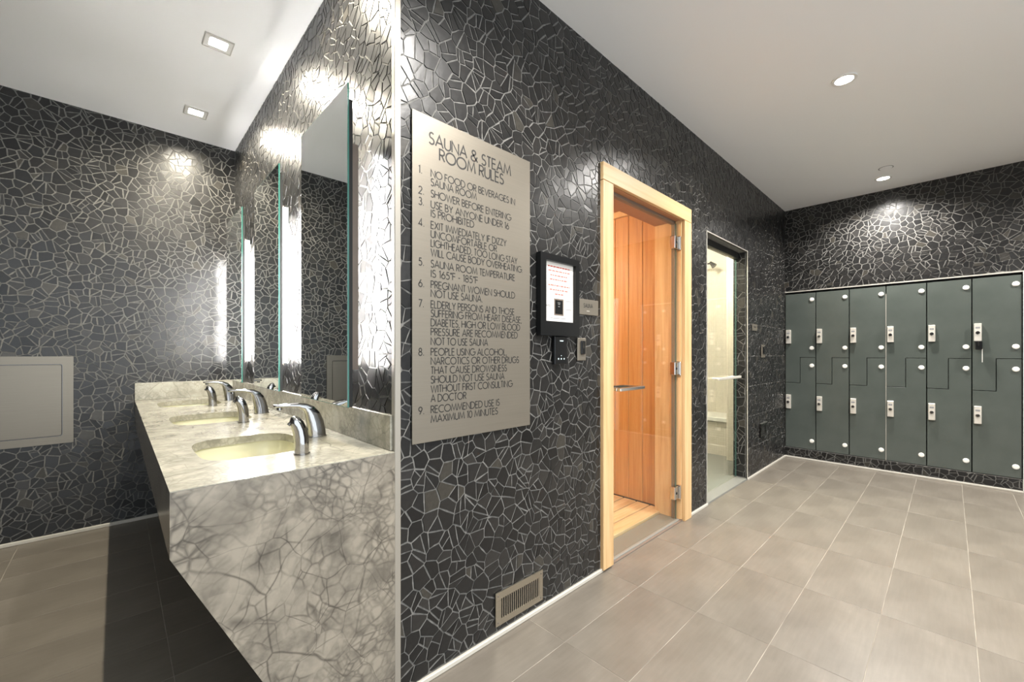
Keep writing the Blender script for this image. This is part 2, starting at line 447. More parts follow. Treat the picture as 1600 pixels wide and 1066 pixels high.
wallB = struct(obj('wall_left_near', B(0, .12, 0, .12, YC+.15, H), 'grout'), 'slate mosaic wall behind the three mirrors')
mosaic(wallB, (Vector((0, 0, 0)), Y_, Z_, -X_), (.012, .975, YC, H), .0555,
       hidden=((.2, .9, .75, 2.15), (1.1, .9, 1.65, 2.15), (2.0, .9, 2.55, 2.15)))
wallC = struct(obj('wall_left', B(XG-.1, YC, 0, 0, YC+.15, H), 'grout'), 'dark slate mosaic wall at the far left with steel receptacle')
mosaic(wallC, (Vector((0, YC, 0)), X_, Z_, -Y_), (XG, .022, 0, H), .0555,
       holes=((-1.33, .615, -.915, 1.175),), hidden=((-.6, 0, 0, .98),))
bm = bmesh.new(); LY1 = -1.755
box(bm, XD, YF, 1.905, XD+.5, 0, H); box(bm, XD, LY1, 0, XD+.5, 0, .116); box(bm, XD+.36, LY1, .116, XD+.5, 0, 1.905)
box(bm, XD, YF, 0, XD+.5, LY1, 1.905)
wallD = struct(obj('wall_right', bm, 'grout'), 'dark slate mosaic wall above and below the green lockers')
mosaic(wallD, (Vector((XD, 0, 0)), Y_, Z_, -X_), (YF, 1.912, 0, H), .0555)
mosaic(wallD, (Vector((XD, 0, 0)), Y_, Z_, -X_), (LY1, .022, 0, .114), .0555, singles=40)
mosaic(wallD, (Vector((XD, 0, 0)), Y_, Z_, -X_), (-2.12, .022, LY1-.012, 1.912), .0555, singles=0)
struct(obj('wall_back_left', B(XG-.1, YF, 0, XG, YC, H), 'far_mosaic'), 'unseen dark mosaic wall left of the camera, keeping fill light off the vanity')  # unseen; dark so that the vanity side gets less world fill
struct(obj('wall_back', B(1.5, YF-.1, 0, XD+.5, YF, H), 'far_mosaic'), 'unseen dark mosaic wall behind the camera, cut short to shape the fill light')  # unseen; placed to stop the world fill reflecting in the sign wall
d3 = setting('door_3', (XD, -2.55, 0), 'white door beyond the lockers, outside the picture')
obj('door_leaf', B(XD-.03, -2.95, .01, XD-.001, -2.15, 2.05, bev=.004), 'white_paint', d3)
obj('door_handle', cyl(bmesh.new(), (XD-.09, -2.28, 1.0), (XD-.03, -2.28, 1.0), .012), 'steel', d3)
# baseboards and edge trims
plain('baseboard_paint', (.50, .47, .41), .45)
def base(name, lab, *b):
    struct(obj(name, B(*b, bev=.003), 'baseboard_paint'), lab)
base('baseboard_center', 'thin white floor trim under the rules sign wall', .0, -.014, .0, 1.235, -.0, .020)
base('baseboard_center_middle', 'short white floor trim between the two glass doors', 2.344, -.014, 0, 2.671, 0, .020)
base('baseboard_center_right', 'white floor trim between steam door and lockers', 3.618, -.014, 0, XD-.012, 0, .020)
base('baseboard_right', 'thin floor trim under the lockers', XD-.011, -3.2, 0, XD, 0, .018)
base('baseboard_left', 'thin pale floor trim along the far left mosaic wall', XG, YC-.012, 0, 0, YC, .024)
struct(obj('trim_1', B(-.012, -.012, 0, .012, .012, H, bev=.002), 'corner_metal'), 'pale metal corner trim at the outside corner by the sign')
bm = bmesh.new(); box(bm, SO[0]-.008, -.006, 0, SO[0], .01, SO[3]+.008); box(bm, SO[2], -.006, 0, SO[2]+.008, .01, SO[3]+.008); box(bm, SO[0], -.006, SO[3], SO[2], .01, SO[3]+.008)
struct(obj('trim_2', bm, 'trim_metal'), 'slim metal edging around the steam room opening')
struct(obj('trim_3', B(XD-.006, LY1, 1.899, XD+.01, 0, 1.909), 'trim_metal'), 'slim metal edging above the locker doors')
struct(obj('trim_4', B(XD-.012, LY1-.012, .02, XD+.01, LY1, 1.909), 'white_paint'), 'pale upright edging at the right end of the lockers')

# ------------------------------------------------------------------ sauna and its door
d1 = setting('door_1', (1.78, 0, 0), 'pine framed clear glass sauna door with chrome hinges')
def P1(name, bm, mat, par=None, smooth=None): return obj(name, bm, mat, par or d1, smooth)
P1('casing', B(1.222, -.022, .012, SX0+.004, 0, 2.15, bev=.002), 'pine_upright')
P1('casing', B(SX1-.004, -.022, 0, 2.344, 0, 2.15, bev=.002), 'pine_upright')
P1('casing', B(1.222, -.022, 2.152, 2.344, 0, 2.25, bev=.002), 'pine_cross')
P1('jamb', B(SX1-.018, 0, .012, SX1, .20, 2.15), 'pine_upright'); P1('jamb', B(SX0, 0, .012, SX0+.018, .20, 2.15), 'pine_upright')
P1('jamb', B(SX0, 0, 2.150, SX1, .20, 2.168), 'cedar_ceiling')
P1('door_stop', B(SX1-.036, .040, .012, SX1-.018, .064, 2.150), 'brown_housing'); P1('door_stop', B(SX0+.018, .040, .012, SX0+.034, .064, 2.150), 'brown_housing')
P1('door_stop', B(SX0+.018, .040, 2.128, SX1-.018, .064, 2.150), 'brown_housing')
P1('threshold', B(SX0, .012, -.004, SX1, .16, .012, bev=.002), 'stone_sill')
P1('threshold_strip', B(SX0, -.004, -.004, SX1, .012, .006), 'brown_housing')
gx0, gx1 = SX0+.024, SX1-.045
pn = P1('glass_pane', B(gx0, .022, .018, gx1, .032, 2.126, bev=.001), 'clear_glass')
P1('glass_edge_strip', B(gx1-.0008, .0222, .018, gx1+.0005, .0318, 2.126), 'door_glass_edge', pn)
for z in (1.985, 1.092, .21):
    h = P1('hinge', B(gx1-.052, .008, z-.045, gx1+.006, .046, z+.045, bev=.003), 'hinge_chrome')
    P1('hinge_plate', B(gx1+.007, -.004, z-.05, SX1-.018, .039, z+.05, bev=.003), 'hinge_chrome', h)
    P1('hinge_pin', cyl(bmesh.new(), (gx1+.010, .005, z-.04), (gx1+.010, .005, z+.04), .008), 'hinge_chrome', h, 40)
    P1('screw', cyl(bmesh.new(), (gx1-.026, .0065, z), (gx1-.026, .008, z), .009), 'void', h)
# pull handle: flat square bars either side of the pane, tied through it
hd = P1('handle', B(1.345, -.052, .985, 1.615, -.026, 1.003, bev=.002), 'hinge_chrome')
P1('handle_bar', B(1.345, .084, .985, 1.615, .110, 1.003, bev=.002), 'hinge_chrome', hd)
P1('handle_post', B(1.345, -.0255, .985, 1.371, .0835, 1.003, bev=.002), 'hinge_chrome', hd)
P1('handle_post', B(1.589, -.0255, .985, 1.615, .0835, 1.003, bev=.002), 'hinge_chrome', hd)
# cabin
SXR, SYB, SXL, SZ = 2.30, 1.75, .55, 2.36
ws = struct(obj('wall_sauna_right', B(SXR+.018, .12, 0, SXR+.06, SYB, SZ+.1), 'brown_housing'), 'cedar plank wall inside the sauna, seen through the glass')
for k in range(14):
    y0 = .098+.1235*k
    if y0 > SYB: break
    obj('plank', B(SXR, y0+.001, .03, SXR+.018, min(y0+.1225, SYB), SZ, bev=.003), 'cedar', ws)
obj('crown_strip', B(SXR-.03, .12, SZ-.05, SXR, SYB, SZ, bev=.004), 'pine_upright', ws)
wb = struct(obj('wall_sauna_back', B(SXL, SYB+.018, 0, SXR, SYB+.05, SZ+.1), 'brown_housing'), 'cedar plank wall at the back of the sauna')
for k in range(15):
    x0 = SXL+.1235*k
    if x0 > SXR-.02: break
    obj('plank', B(x0+.001, SYB, .03, min(x0+.1225, SXR), SYB+.018, SZ, bev=.003), 'cedar', wb)
struct(obj('wall_sauna_left', B(SXL-.05, .12, 0, SXL, SYB+.05, SZ+.1), 'cedar'), 'cedar wall at the hidden left side of the sauna')
cs = struct(obj('ceiling_sauna', B(SXL-.05, .12, SZ+.02, SXR+.06, SYB+.05, SZ+.1), 'brown_housing'), 'cedar plank ceiling inside the sauna')
for k in range(14):
    y0 = .12+.12*k
    obj('plank', B(SXL, y0+.001, SZ, SXR, min(y0+.119, SYB), SZ+.02, bev=.003), 'cedar_ceiling', cs)
fs = struct(obj('floor_sauna', B(SXL, .16, -.03, SXR, SYB, -.006), 'stone_sill'), 'pale slatted wooden floor of the sauna')
for k in range(11):
    y0 = .165+.115*k
    obj('slat', B(SXL+.02, y0, .0, SXR-.012, y0+.105, .028, bev=.003), 'duckboard', fs)
obj('slat_bearer', B(SXR-.2, .165, -.006, SXR-.15, 1.43, .0), 'duckboard', fs)
sl = thing('sauna_lamp', (1.0, 1.5, 2.2), 'warm lamp hidden inside the sauna', 'lamp')
obj('lamp_housing', B(.9, 1.68, 2.1, 1.1, 1.75, 2.3, bev=.01), 'pine_upright', sl); obj('lamp_lens', B(.92, 1.672, 2.12, 1.08, 1.68, 2.28), 'sauna_lens', sl)
def light(name, typ, loc, power, col, parent=None, rot=(0, 0, 0), **kw):
    ld = bpy.data.lights.new(name, typ); ld.energy = power; ld.color = col
    for k, v in kw.items(): setattr(ld, k, v)
    o = bpy.data.objects.new(name, ld); C.objects.link(o); o.rotation_euler = rot
    if parent: o.parent = parent; o.location = Vector(loc)-wpos(parent)
    else: o.location = loc
    return o
light('lamp_glow', 'POINT', (1.0, 1.55, 2.15), P_SAUNA, (1, .78, .50), sl, shadow_soft_size=.08)

# ------------------------------------------------------------------ steam room
d2 = setting('door_2', (3.14, .1, 0), 'frameless clear glass steam room door with bar handle')
pn = obj('glass_pane', B(SO[0]+.004, .088, .02, SO[2]-.012, .100, 2.10, bev=.001), 'steam_glass', d2)
obj('glass_edge_strip', B(SO[2]-.0128, .0882, .02, SO[2]-.0115, .0998, 2.10), 'door_glass_edge', pn)
obj('door_head', B(SO[0], .07, 2.105, SO[2], .12, 2.16), 'black_matte', d2)
obj('threshold', B(SO[0], .0, -.004, SO[2], .16, .014, bev=.002), 'stone_sill', d2)
hd = obj('handle', B(3.0, .026, .968, 3.55, .040, .990, bev=.003), 'satin_nickel', d2)
for x in (3.06, 3.49): obj('handle_post', cyl(bmesh.new(), (x, .03, .979), (x, .10, .979), .008), 'satin_nickel', hd)
mosaic(wallA, (Vector((SO[2], 0, 0)), Y_, Z_, -X_), (.012, .022, .12, SO[3]), .07, singles=0)
TX1, TY1 = 4.85, 1.05
struct(obj('wall_steam_right', B(TX1, .12, 0, TX1+.08, TY1, 2.6), 'steam_tile'), 'cream small tile wall inside the steam room')
struct(obj('wall_steam_back', B(2.45, TY1, 0, TX1+.08, TY1+.08, 2.6), 'steam_tile'), 'cream small tile wall at the back of the steam room')
struct(obj('wall_steam_left', B(2.4, .12, 0, 2.45, TY1+.08, 2.6), 'steam_tile'), 'cream tile wall at the hidden left side of the steam room')
struct(obj('ceiling_steam', B(2.4, .12, 2.6, TX1+.08, TY1+.08, 2.66), 'ceiling_paint'), 'pale ceiling of the steam room')
struct(obj('floor_steam', B(2.4, .16, -.04, TX1+.08, TY1, .005), 'stone_sill'), 'grey floor of the steam room')
struct(obj('wall_steam_pier', B(4.25, .12, 0, 4.36, .40, 2.6), 'steam_tile'), 'narrow cream tiled pier just inside the steam door')
bn = thing('steam_bench', (4.62, .6, 0), 'cream tiled bench inside the steam room', 'bench')
obj('bench_seat', B(4.38, .40, .40, TX1, TY1, .45, bev=.006), 'white_plastic', bn); obj('bench_riser', B(4.42, .40, .005, TX1, TY1, .40), 'steam_tile', bn)
sh = thing('shower_head', (4.62, 1.05, 2.3), 'small dark shower head on an arm inside the steam room', 'shower head')
obj('arm', cyl(bmesh.new(), (4.62, 1.05, 2.32), (4.62, .72, 2.31), .011, seg=12), 'dark_metal', sh, 40)
obj('head', cyl(bmesh.new(), (4.62, .72, 2.325), (4.62, .67, 2.27), .016, .034), 'dark_metal', sh, 40)
obj('wall_flange', cyl(bmesh.new(), (4.62, 1.05, 2.32), (4.62, 1.04, 2.32), .03), 'dark_metal', sh, 40)
sl = thing('steam_lamp', (3.4, .6, 2.6), 'ceiling lamp hidden inside the steam room', 'lamp')
obj('lamp_ring', cyl(bmesh.new(), (3.4, .6, 2.6), (3.4, .6, 2.585), .07), 'white_plastic', sl); obj('lamp_lens', cyl(bmesh.new(), (3.4, .6, 2.585), (3.4, .6, 2.58), .05), 'lamp_lens', sl)
light('lamp_glow', 'POINT', (3.4, .6, 2.5), P_STEAM, (1, .93, .80), sl, shadow_soft_size=.06)

# ------------------------------------------------------------------ vanity
VX, VY0, VT = -.609, -.018, .864
SINK_Y = (.447, 1.335, 2.215)
vn = thing('vanity_counter', (-.3, 1.3, 0), 'floating marble vanity counter with slanted underside and three sinks', 'counter')
bm = bmesh.new()
def loop(pts, z):
    vs = [bm.verts.new((x, y, z)) for x, y in pts]; return vs, [bm.edges.new((vs[i], vs[(i+1) % len(vs)])) for i in range(len(vs))]
ov, oe = loop([(VX, VY0), (-.014, VY0), (-.014, 0), (-.0072, 0), (-.0072, YC-.0072), (VX, YC-.0072)], VT); allE = list(oe); holes = []
for y in SINK_Y:
    hv, he = loop(superell(-.345, y, .165, .213, 3.8, 44), VT); allE += he; holes.append(hv)
bmesh.ops.triangle_fill(bm, use_beauty=True, use_dissolve=False, edges=allE)
for ring, dz in [(ov, .003)]+[(h, .030) for h in holes]:
    lo = [bm.verts.new((v.co.x, v.co.y, VT-dz)) for v in ring]; n = len(ring)
    for i in range(n): bm.faces.new((ring[i], ring[(i+1) % n], lo[(i+1) % n], lo[i]))
obj('countertop', bm, 'marble_top', vn)
obj('front_apron', B(VX, VY0+.0205, .700, VX+.02, YC-.0072, VT-.0035), 'marble_panel', vn)
obj('end_panel', prism(bmesh.new(), [(VX, VT-.0035), (VX, .700), (-.268, .004), (-.014, .004), (-.014, VT-.0035)], 'y', VY0, VY0+.02), 'marble_panel', vn)
obj('slanted_underside', prism(bmesh.new(), [(VX+.004, .700), (VX+.03, .705), (-.238, .004), (-.264, .004)], 'y', VY0+.0205, YC-.0072), 'marble_panel', vn)
tag(obj('backsplash', B(-.022, .002, VT+.0005, -.0065, YC-.0225, .987, bev=.0015), 'marble_top'), 'long low marble backsplash under the mirrors', 'backsplash')
tag(obj('side_splash', B(VX, YC-.022, VT+.0005, -.0065, YC-.0065, .987, bev=.0015), 'marble_top'), 'short marble splash at the far end against the left mosaic wall', 'backsplash')

def make_basin():
    t = thing('sink_basin', (-.345, 0, VT-.03), '', 'sink', 'undermount sink basins')
    rings = []
    for z, k, e in ((0, 1.03, 3.8), (-.02, 1.02, 3.8), (-.06, .985, 3.8), (-.10, .93, 3.6), (-.13, .82, 4), (-.142, .6, 3.5), (-.148, .25, 2.5), (-.150, .1, 2)):
        rings.append([(x, y, VT-.03+z) for x, y in superell(-.345, 0, .165*k, .213*k, e, 44)])
    for z, k, e in ((-.164, .1, 2), (-.164, .6, 3), (-.145, .95, 3.8), (0, 1.10, 3.8)):
        rings.append([(x, y, VT-.03+z) for x, y in superell(-.345, 0, .165*k, .213*k, e, 44)])
    rings.append(rings[0])
    bm = bmesh.new(); loft(bm, rings, False); bmesh.ops.remove_doubles(bm, verts=bm.verts, dist=1e-5)
    obj('bowl', bm, 'ceramic', t, 50)
    obj('drain', cyl(bmesh.new(), (-.345, 0, VT-.181), (-.345, 0, VT-.177), .024), 'chrome', t, 40)
    return t
b0 = make_basin()
bl = ['cream undermount basin nearest the camera, by the front soap dispenser', 'cream undermount basin in the middle of the counter', 'cream undermount basin at the far end by the mosaic wall']
for k, y in enumerate(SINK_Y):
    o = b0 if k == 0 else dup(b0, (-.345, y, VT-.03))
    o.location = (-.345, y, VT-.03); o['label'] = bl[k]

def sweep(path, n=20, e=3.2):
    """path: (x, z, angle of cross-section plane, half thickness, half width); spine in the xz plane, width along y"""
    rings = []
    for x, z, ang, ht, hw in path:
        a = math.radians(ang); dx, dz = math.cos(a), math.sin(a)   # in-plane direction of thickness
        rings.append([(x+dx*p, q, z+dz*p) for p, q in superell(0, 0, ht, hw, e, n)])
    return loft(bmesh.new(), rings)
def make_faucet():
    t = thing('faucet', (-.115, 0, VT), '', 'faucet', 'chrome faucets')
    path = [(-.114, VT, 0, .034, .026), (-.116, VT+.03, 3, .033, .024), (-.1215, VT+.06, 9, .032, .022), (-.131, VT+.088, 21, .029, .021),
            (-.144, VT+.109, 42, .022, .020), (-.160, VT+.123, 66, .0145, .0195), (-.185, VT+.131, 82, .0095, .019), (-.22, VT+.134, 88, .0078, .0185),
            (-.255, VT+.135, 90, .0068, .018), (-.268, VT+.135, 90, .0055, .0165), (-.271, VT+.135, 90, .003, .013)]
    obj('body', sweep(path), 'chrome', t, 50)
    obj('aerator', cyl(bmesh.new(), (-.250, 0, VT+.129), (-.250, 0, VT+.119), .0095), 'chrome', t, 40)
    obj('sensor', cyl(bmesh.new(), (-.147, 0, VT+.035), (-.1515, 0, VT+.035), .006), 'black_plastic', t, 40)
    obj('base_plate', prism(bmesh.new(), superell(-.114, 0, .037, .029, 3.2, 24), 'z', VT, VT+.003), 'chrome', t)
    return t
f0 = make_faucet()
fl = ['chrome curved faucet nearest the camera, spout over the front basin', 'chrome curved faucet over the middle basin', 'chrome curved faucet at the far end by the side splash']
for k, y in enumerate(SINK_Y):
    o = f0 if k == 0 else dup(f0, (-.115, y, VT)); o.location = (-.115, y, VT); o['label'] = fl[k]
def make_soap():
    t = thing('soap_dispenser', (-.255, 0, VT), '', 'soap dispenser', 'chrome soap dispensers')
    path = [(-.254, VT+.002, 0, .0215, .0215), (-.2545, VT+.03, 2, .022, .022), (-.256, VT+.058, 7, .022, .022), (-.2605, VT+.082, 16, .0215, .0215),
            (-.268, VT+.100, 30, .0205, .0205), (-.2765, VT+.112, 46, .018, .019), (-.2835, VT+.118, 58, .014, .016), (-.287, VT+.1205, 64, .008, .010)]
    obj('body', sweep(path, e=2.3), 'chrome', t, 50)
    obj('base_ring', cyl(bmesh.new(), (-.254, 0, VT), (-.254, 0, VT+.004), .0255), 'chrome', t, 40)
    obj('nozzle', cyl(bmesh.new(), (-.288, 0, VT+.108), (-.296, 0, VT+.101), .0055), 'dark_metal', t, 40)
    return t
s0 = make_soap()
sll = ['chrome soap dispenser in front of the nearest faucet', 'chrome soap dispenser beside the middle basin', 'chrome soap dispenser at the far end of the counter']
for k, y in enumerate((.168, 1.045, 1.945)):
    o = s0 if k == 0 else dup(s0, (-.255, y, VT)); o.location = (-.255, y, VT); o['label'] = sll[k]

# mirrors with light bars behind their long edges
ml = ['tall frameless mirror nearest the corner by the sign', 'tall frameless mirror in the middle above the counter', 'tall frameless mirror at the far end by the mosaic wall']
for k, yc in enumerate(SINK_Y):
    t = thing('wall_mirror', (-.0, yc, 1.0), ml[k], 'mirror', 'backlit mirrors above the vanity')
    y0, y1 = yc-.262, yc+.262; z0, z1 = 1.003, 2.185
    gp = obj('mirror_glass', B(-.094, y0, z0, -.0885, y1, z1), 'glass_edge', t)
    obj('silvering', B(-.0946, y0+.002, z0+.002, -.0941, y1-.002, z1-.002), 'mirror', gp)
    obj('backing_board', B(-.088, y0+.003, z0, -.074, y1-.003, z1-.055, bev=.001), 'black_matte', t)
    obj('wall_bracket', B(-.0735, yc-.10, z0+.15, -.007, yc+.10, z0+.19), 'aluminium', t); obj('wall_bracket', B(-.0735, yc-.10, z1-.25, -.007, yc+.10, z1-.21), 'aluminium', t)
    for s in (-1, 1):
        ye = y0+.012 if s < 0 else y1-.012
        # channel open to the wall; its lens is a shallow round bar lying in the open side
        ch = bmesh.new(); box(ch, -.0735, ye-.002 if s < 0 else ye-.030, 1.14, -.070, ye+.030 if s < 0 else ye+.002, 1.975)
        if s < 0: box(ch, -.070, ye-.002, 1.14, -.050 if k == 0 else -.066, ye+.001, 1.975)
        else: box(ch, -.070, ye-.001, 1.14, -.050 if k == 2 else -.062, ye+.002, 1.975)
        lb = obj('light_bar', ch, 'brown_housing', t)
        yl = (ye+.014 if k == 0 else ye+.003) if s < 0 else ye-.005
        obj('lens', cyl(bmesh.new(), (-.056, yl, 1.15), (-.056, yl, 1.965), .011, seg=12), 'bar_lens', lb, 40)

# waste receptacle in the left wall
t = thing('waste_receptacle', (-1.12, YC, .61), 'brushed stainless steel recessed receptacle in the left mosaic wall', 'receptacle')
o_, i_ = rrect(-1.1225, .895, .2125, .285, .002), rrect(-1.1225, .894, .163, .236, .012)
obj('flange', frame_prism(bmesh.new(), o_, i_, 'y', YC-.012, YC-.001), 'receptacle_steel', t)
obj('recess', B(-1.29, YC-.001, .65, -.955, YC+.004, 1.14), 'dark_metal', t)
obj('door_panel', prism(bmesh.new(), rrect(-1.1225, .894, .159, .232, .011), 'y', YC-.008, YC-.002, bev=.0015), 'receptacle_steel', t)

# ------------------------------------------------------------------ monoline lettering
def arc(cx, cy, rx, ry, a0, a1, n=10): return [(cx+rx*math.cos(math.radians(a0+(a1-a0)*i/n)), cy+ry*math.sin(math.radians(a0+(a1-a0)*i/n))) for i in range(n+1)]
G = {
 'A': (.74, [[(0, 0), (.37, 1), (.74, 0)], [(.13, .33), (.61, .33)]]),
 'B': (.50, [[(0, 0), (0, 1), (.22, 1)]+arc(.22, .76, .22, .24, 90, -90)+[(0, .52)], [(.22, .52)]+arc(.22, .26, .28, .26, 90, -90)+[(0, 0)]]),
 'C': (.80, [arc(.5, .5, .5, .5, 50, 310, 18)]),
 'D': (.70, [[(0, 0), (0, 1), (.2, 1)]+arc(.2, .5, .5, .5, 90, -90, 14)+[(0, 0)]]),
 'E': (.44, [[(.44, 1), (0, 1), (0, 0), (.44, 0)], [(0, .53), (.42, .53)]]),
 'F': (.42, [[(.42, 1), (0, 1), (0, 0)], [(0, .53), (.40, .53)]]),
 'G': (.92, [arc(.5, .5, .5, .5, 48, 360, 20)+[(.58, .5)]]),
 'H': (.64, [[(0, 0), (0, 1)], [(.64, 0), (.64, 1)], [(0, .53), (.64, .53)]]),
 'I': (.06, [[(.03, 0), (.03, 1)]]),
 'J': (.36, [[(.36, 1), (.36, .2)]+arc(.18, .2, .18, .2, 0, -170, 8)]),
 'K': (.56, [[(0, 0), (0, 1)], [(.52, 1), (0, .48)], [(.1, .58), (.56, 0)]]),
 'L': (.38, [[(0, 1), (0, 0), (.38, 0)]]),
 'M': (.88, [[(0, 0), (.13, 1), (.44, .12), (.75, 1), (.88, 0)]]),
 'N': (.68, [[(0, 0), (0, 1), (.68, 0), (.68, 1)]]),
 'O': (1.0, [arc(.5, .5, .5, .5, 0, 360, 24)]),
 'P': (.48, [[(0, 0), (0, 1), (.22, 1)]+arc(.22, .75, .26, .25, 90, -90)+[(0, .5)]]),
 'Q': (1.0, [arc(.5, .5, .5, .5, 0, 360, 24), [(.55, .35), (.95, -.02)]]),
 'R': (.50, [[(0, 0), (0, 1), (.22, 1)]+arc(.22, .75, .26, .25, 90, -90)+[(0, .5)], [(.2, .5), (.5, 0)]]),
 'S': (.46, [arc(.24, .75, .20, .25, 35, 250, 10)[:-1]+arc(.22, .26, .24, .26, 80, -150, 12)]),
 'T': (.46, [[(0, 1), (.46, 1)], [(.23, 1), (.23, 0)]]),
 'U': (.60, [[(0, 1), (0, .3)]+arc(.3, .3, .3, .3, 180, 360, 12)+[(.6, 1)]]),
 'V': (.66, [[(0, 1), (.33, 0), (.66, 1)]]),
 'W': (1.0, [[(0, 1), (.25, 0), (.5, .95), (.75, 0), (1.0, 1)]]),
 'X': (.62, [[(0, 0), (.6, 1)], [(.02, 1), (.62, 0)]]),
 'Y': (.60, [[(0, 1), (.3, .46), (.6, 1)], [(.3, .46), (.3, 0)]]),
 'Z': (.52, [[(0, 1), (.5, 1), (0, 0), (.52, 0)]]),
 '0': (.54, [arc(.27, .5, .27, .5, 0, 360, 20)]), '1': (.20, [[(0, .9), (.16, 1), (.16, 0)]]),
 '2': (.50, [arc(.25, .74, .24, .26, 165, -35, 10)+[(0, 0), (.5, 0)]]),
 '3': (.48, [arc(.23, .76, .2, .24, 150, -90, 10), arc(.23, .26, .25, .27, 90, -150, 10)]),
 '4': (.54, [[(.42, 0), (.42, 1), (0, .24), (.54, .24)]]),
 '5': (.50, [[(.44, 1), (.14, 1), (.08, .56)]+arc(.22, .32, .26, .32, 120, -140, 12)]),
 '6': (.52, [arc(.26, .29, .26, .29, 0, 360, 16), [(.02, .38), (.36, 1)]]),
 '7': (.48, [[(0, 1), (.48, 1), (.12, 0)]]),
 '8': (.50, [arc(.25, .76, .2, .24, 0, 360, 16), arc(.25, .26, .25, .26, 0, 360, 16)]),
 '9': (.52, [arc(.26, .71, .26, .29, 0, 360, 16), [(.50, .62), (.16, 0)]]),
 '&': (.72, [[(.72, 0), (.12, .72)]+arc(.30, .80, .2, .2, 200, -40, 12)+[(.12, .42)]+arc(.27, .25, .27, .25, 130, 320, 12)+[(.68, .48)]]),
 '.': (.08, [[(.0, .05), (.1, .05)]]), ',': (.10, [[(.08, .08), (.02, -.14)]]), '-': (.26, [[(0, .4), (.26, .4)]]), '*': (.16, [arc(.08, .9, .08, .08, 0, 360, 12)])}
def text_bm(s, x0, z0, cap, y, weight=.085, width=None, gap=.17, space=.36):
    w = 0; pos = []
    for ch in s:
        if ch == ' ': w += space; continue
        pos.append((ch, w)); w += G[ch][0]+gap
    w -= gap; kx = width/w if width else cap
    bm = bmesh.new(); t = weight*cap/2
    for ch, px in pos:
        for line in G[ch][1]:
            pts = [Vector((x0+(px+a)*kx, z0+b*cap)) for a, b in line]
            q = [pts[0]]
            for p in pts[1:]:
                if (p-q[-1]).length > 1e-5: q.append(p)
            closed = (q[0]-q[-1]).length < 1e-4
            if closed: q = q[:-1]
            n = len(q); L, Rr = [], []
            for i in range(n):
                a = q[i]-q[i-1] if (i > 0 or closed) else q[1]-q[0]
                b = q[(i+1) % n]-q[i] if (i < n-1 or closed) else q[-1]-q[-2]
                a.normalize(); b.normalize(); na, nb = Vector((-a.y, a.x)), Vector((-b.y, b.x)); m_ = na+nb
                m_ = m_.normalized() if m_.length > .2 else na
                k = min(2.2, 1/max(.3, m_.dot(na)))
                L.append(bm.verts.new((q[i].x+m_.x*t*k, y, q[i].y+m_.y*t*k))); Rr.append(bm.verts.new((q[i].x-m_.x*t*k, y, q[i].y-m_.y*t*k)))
            for i in range(n if closed else n-1):
                j = (i+1) % n
                try: bm.faces.new((L[i], L[j], Rr[j], Rr[i]))
                except ValueError: pass
    return bm
def ray_y(px, py, y=-.012):
    r = (px-HX)/FPX; u = -(py-HY)/FPX; s, c = math.sin(AX), math.cos(AX)
    d = (r*s+c, -r*c+s, u); t = (y-CAM[1])/d[1]; return CAM[0]+t*d[0], CAM[2]+t*d[2]
sg = thing('rules_sign', (.355, 0, .876), 'large brushed metal sign listing sauna and steam room rules', 'sign')
obj('panel', B(.056, -.011, .876, .656, -.0065, 2.068, bev=.0006), 'champagne_metal', sg)
YT = -.0114
def zx(v): return 620+v/3.554
heads = [('SAUNA & STEAM', 180, 632, 262, .042), ('ROOM RULES', 238, 592, 358, .042)]
for s, a, b, yb, cap in heads:
    x0, z0 = ray_y(zx(a), 150+yb/3.554, YT); x1, _ = ray_y(zx(b), 300, YT)
    obj('heading', text_bm(s, x0, z0, cap, YT, .15, x1-x0, .15, .34), 'print_black', sg, recalc=False)
rules = [(1, 'NO FOOD OR BEVERAGES IN', 655, 276.1), (0, 'SAUNA ROOM', 442, 289.8), (2, 'SHOWER BEFORE ENTERING', 633, 307.6), (3, 'USE BY ANYONE UNDER 16', 622, 324.5),
 (0, 'IS PROHIBITED', 428, 338.5), (4, 'EXIT IMMEDIATELY IF DIZZY', 608, 356.8), (0, 'UNCOMFORTABLE OR', 555, 370.9), (0, 'LIGHTHEADED, TOO LONG STAY', 668, 385.2),
 (0, 'WILL CAUSE BODY OVERHEATING.', 697, 399.6), (5, 'SAUNA ROOM TEMPERATURE', 655, 417.3), (0, 'IS 165*F', 325, 432.8), (-1, '- 185*F', 450, 432.8), (6, 'PREGNANT WOMEN SHOULD', 655, 450.1),
 (0, 'NOT USE SAUNA.', 475, 463.9), (7, 'ELDERLY PERSONS AND THOSE', 652, 481.1), (0, 'SUFFERING FROM HEART DISEASE,', 692, 495.1), (0, 'DIABETES, HIGH OR LOW BLOOD', 683, 509.5),
 (0, 'PRESSURE ARE RECOMMENDED', 670, 524.1), (0, 'NOT TO USE SAUNA', 505, 539.0), (8, 'PEOPLE USING ALCOHOL,', 610, 555.6), (0, 'NARCOTICS OR OTHER DRUGS', 677, 570.0),
 (0, 'THAT CAUSE DROWSINESS', 610, 584.6), (0, 'SHOULD NOT USE SAUNA', 597, 599.2), (0, 'WITHOUT FIRST CONSULTING', 641, 613.9), (0, 'A DOCTOR', 385, 628.5),
 (9, 'RECOMMENDED USE IS', 570, 645.9), (0, 'MAXIMUM 10 MINUTES', 560, 660.9)]
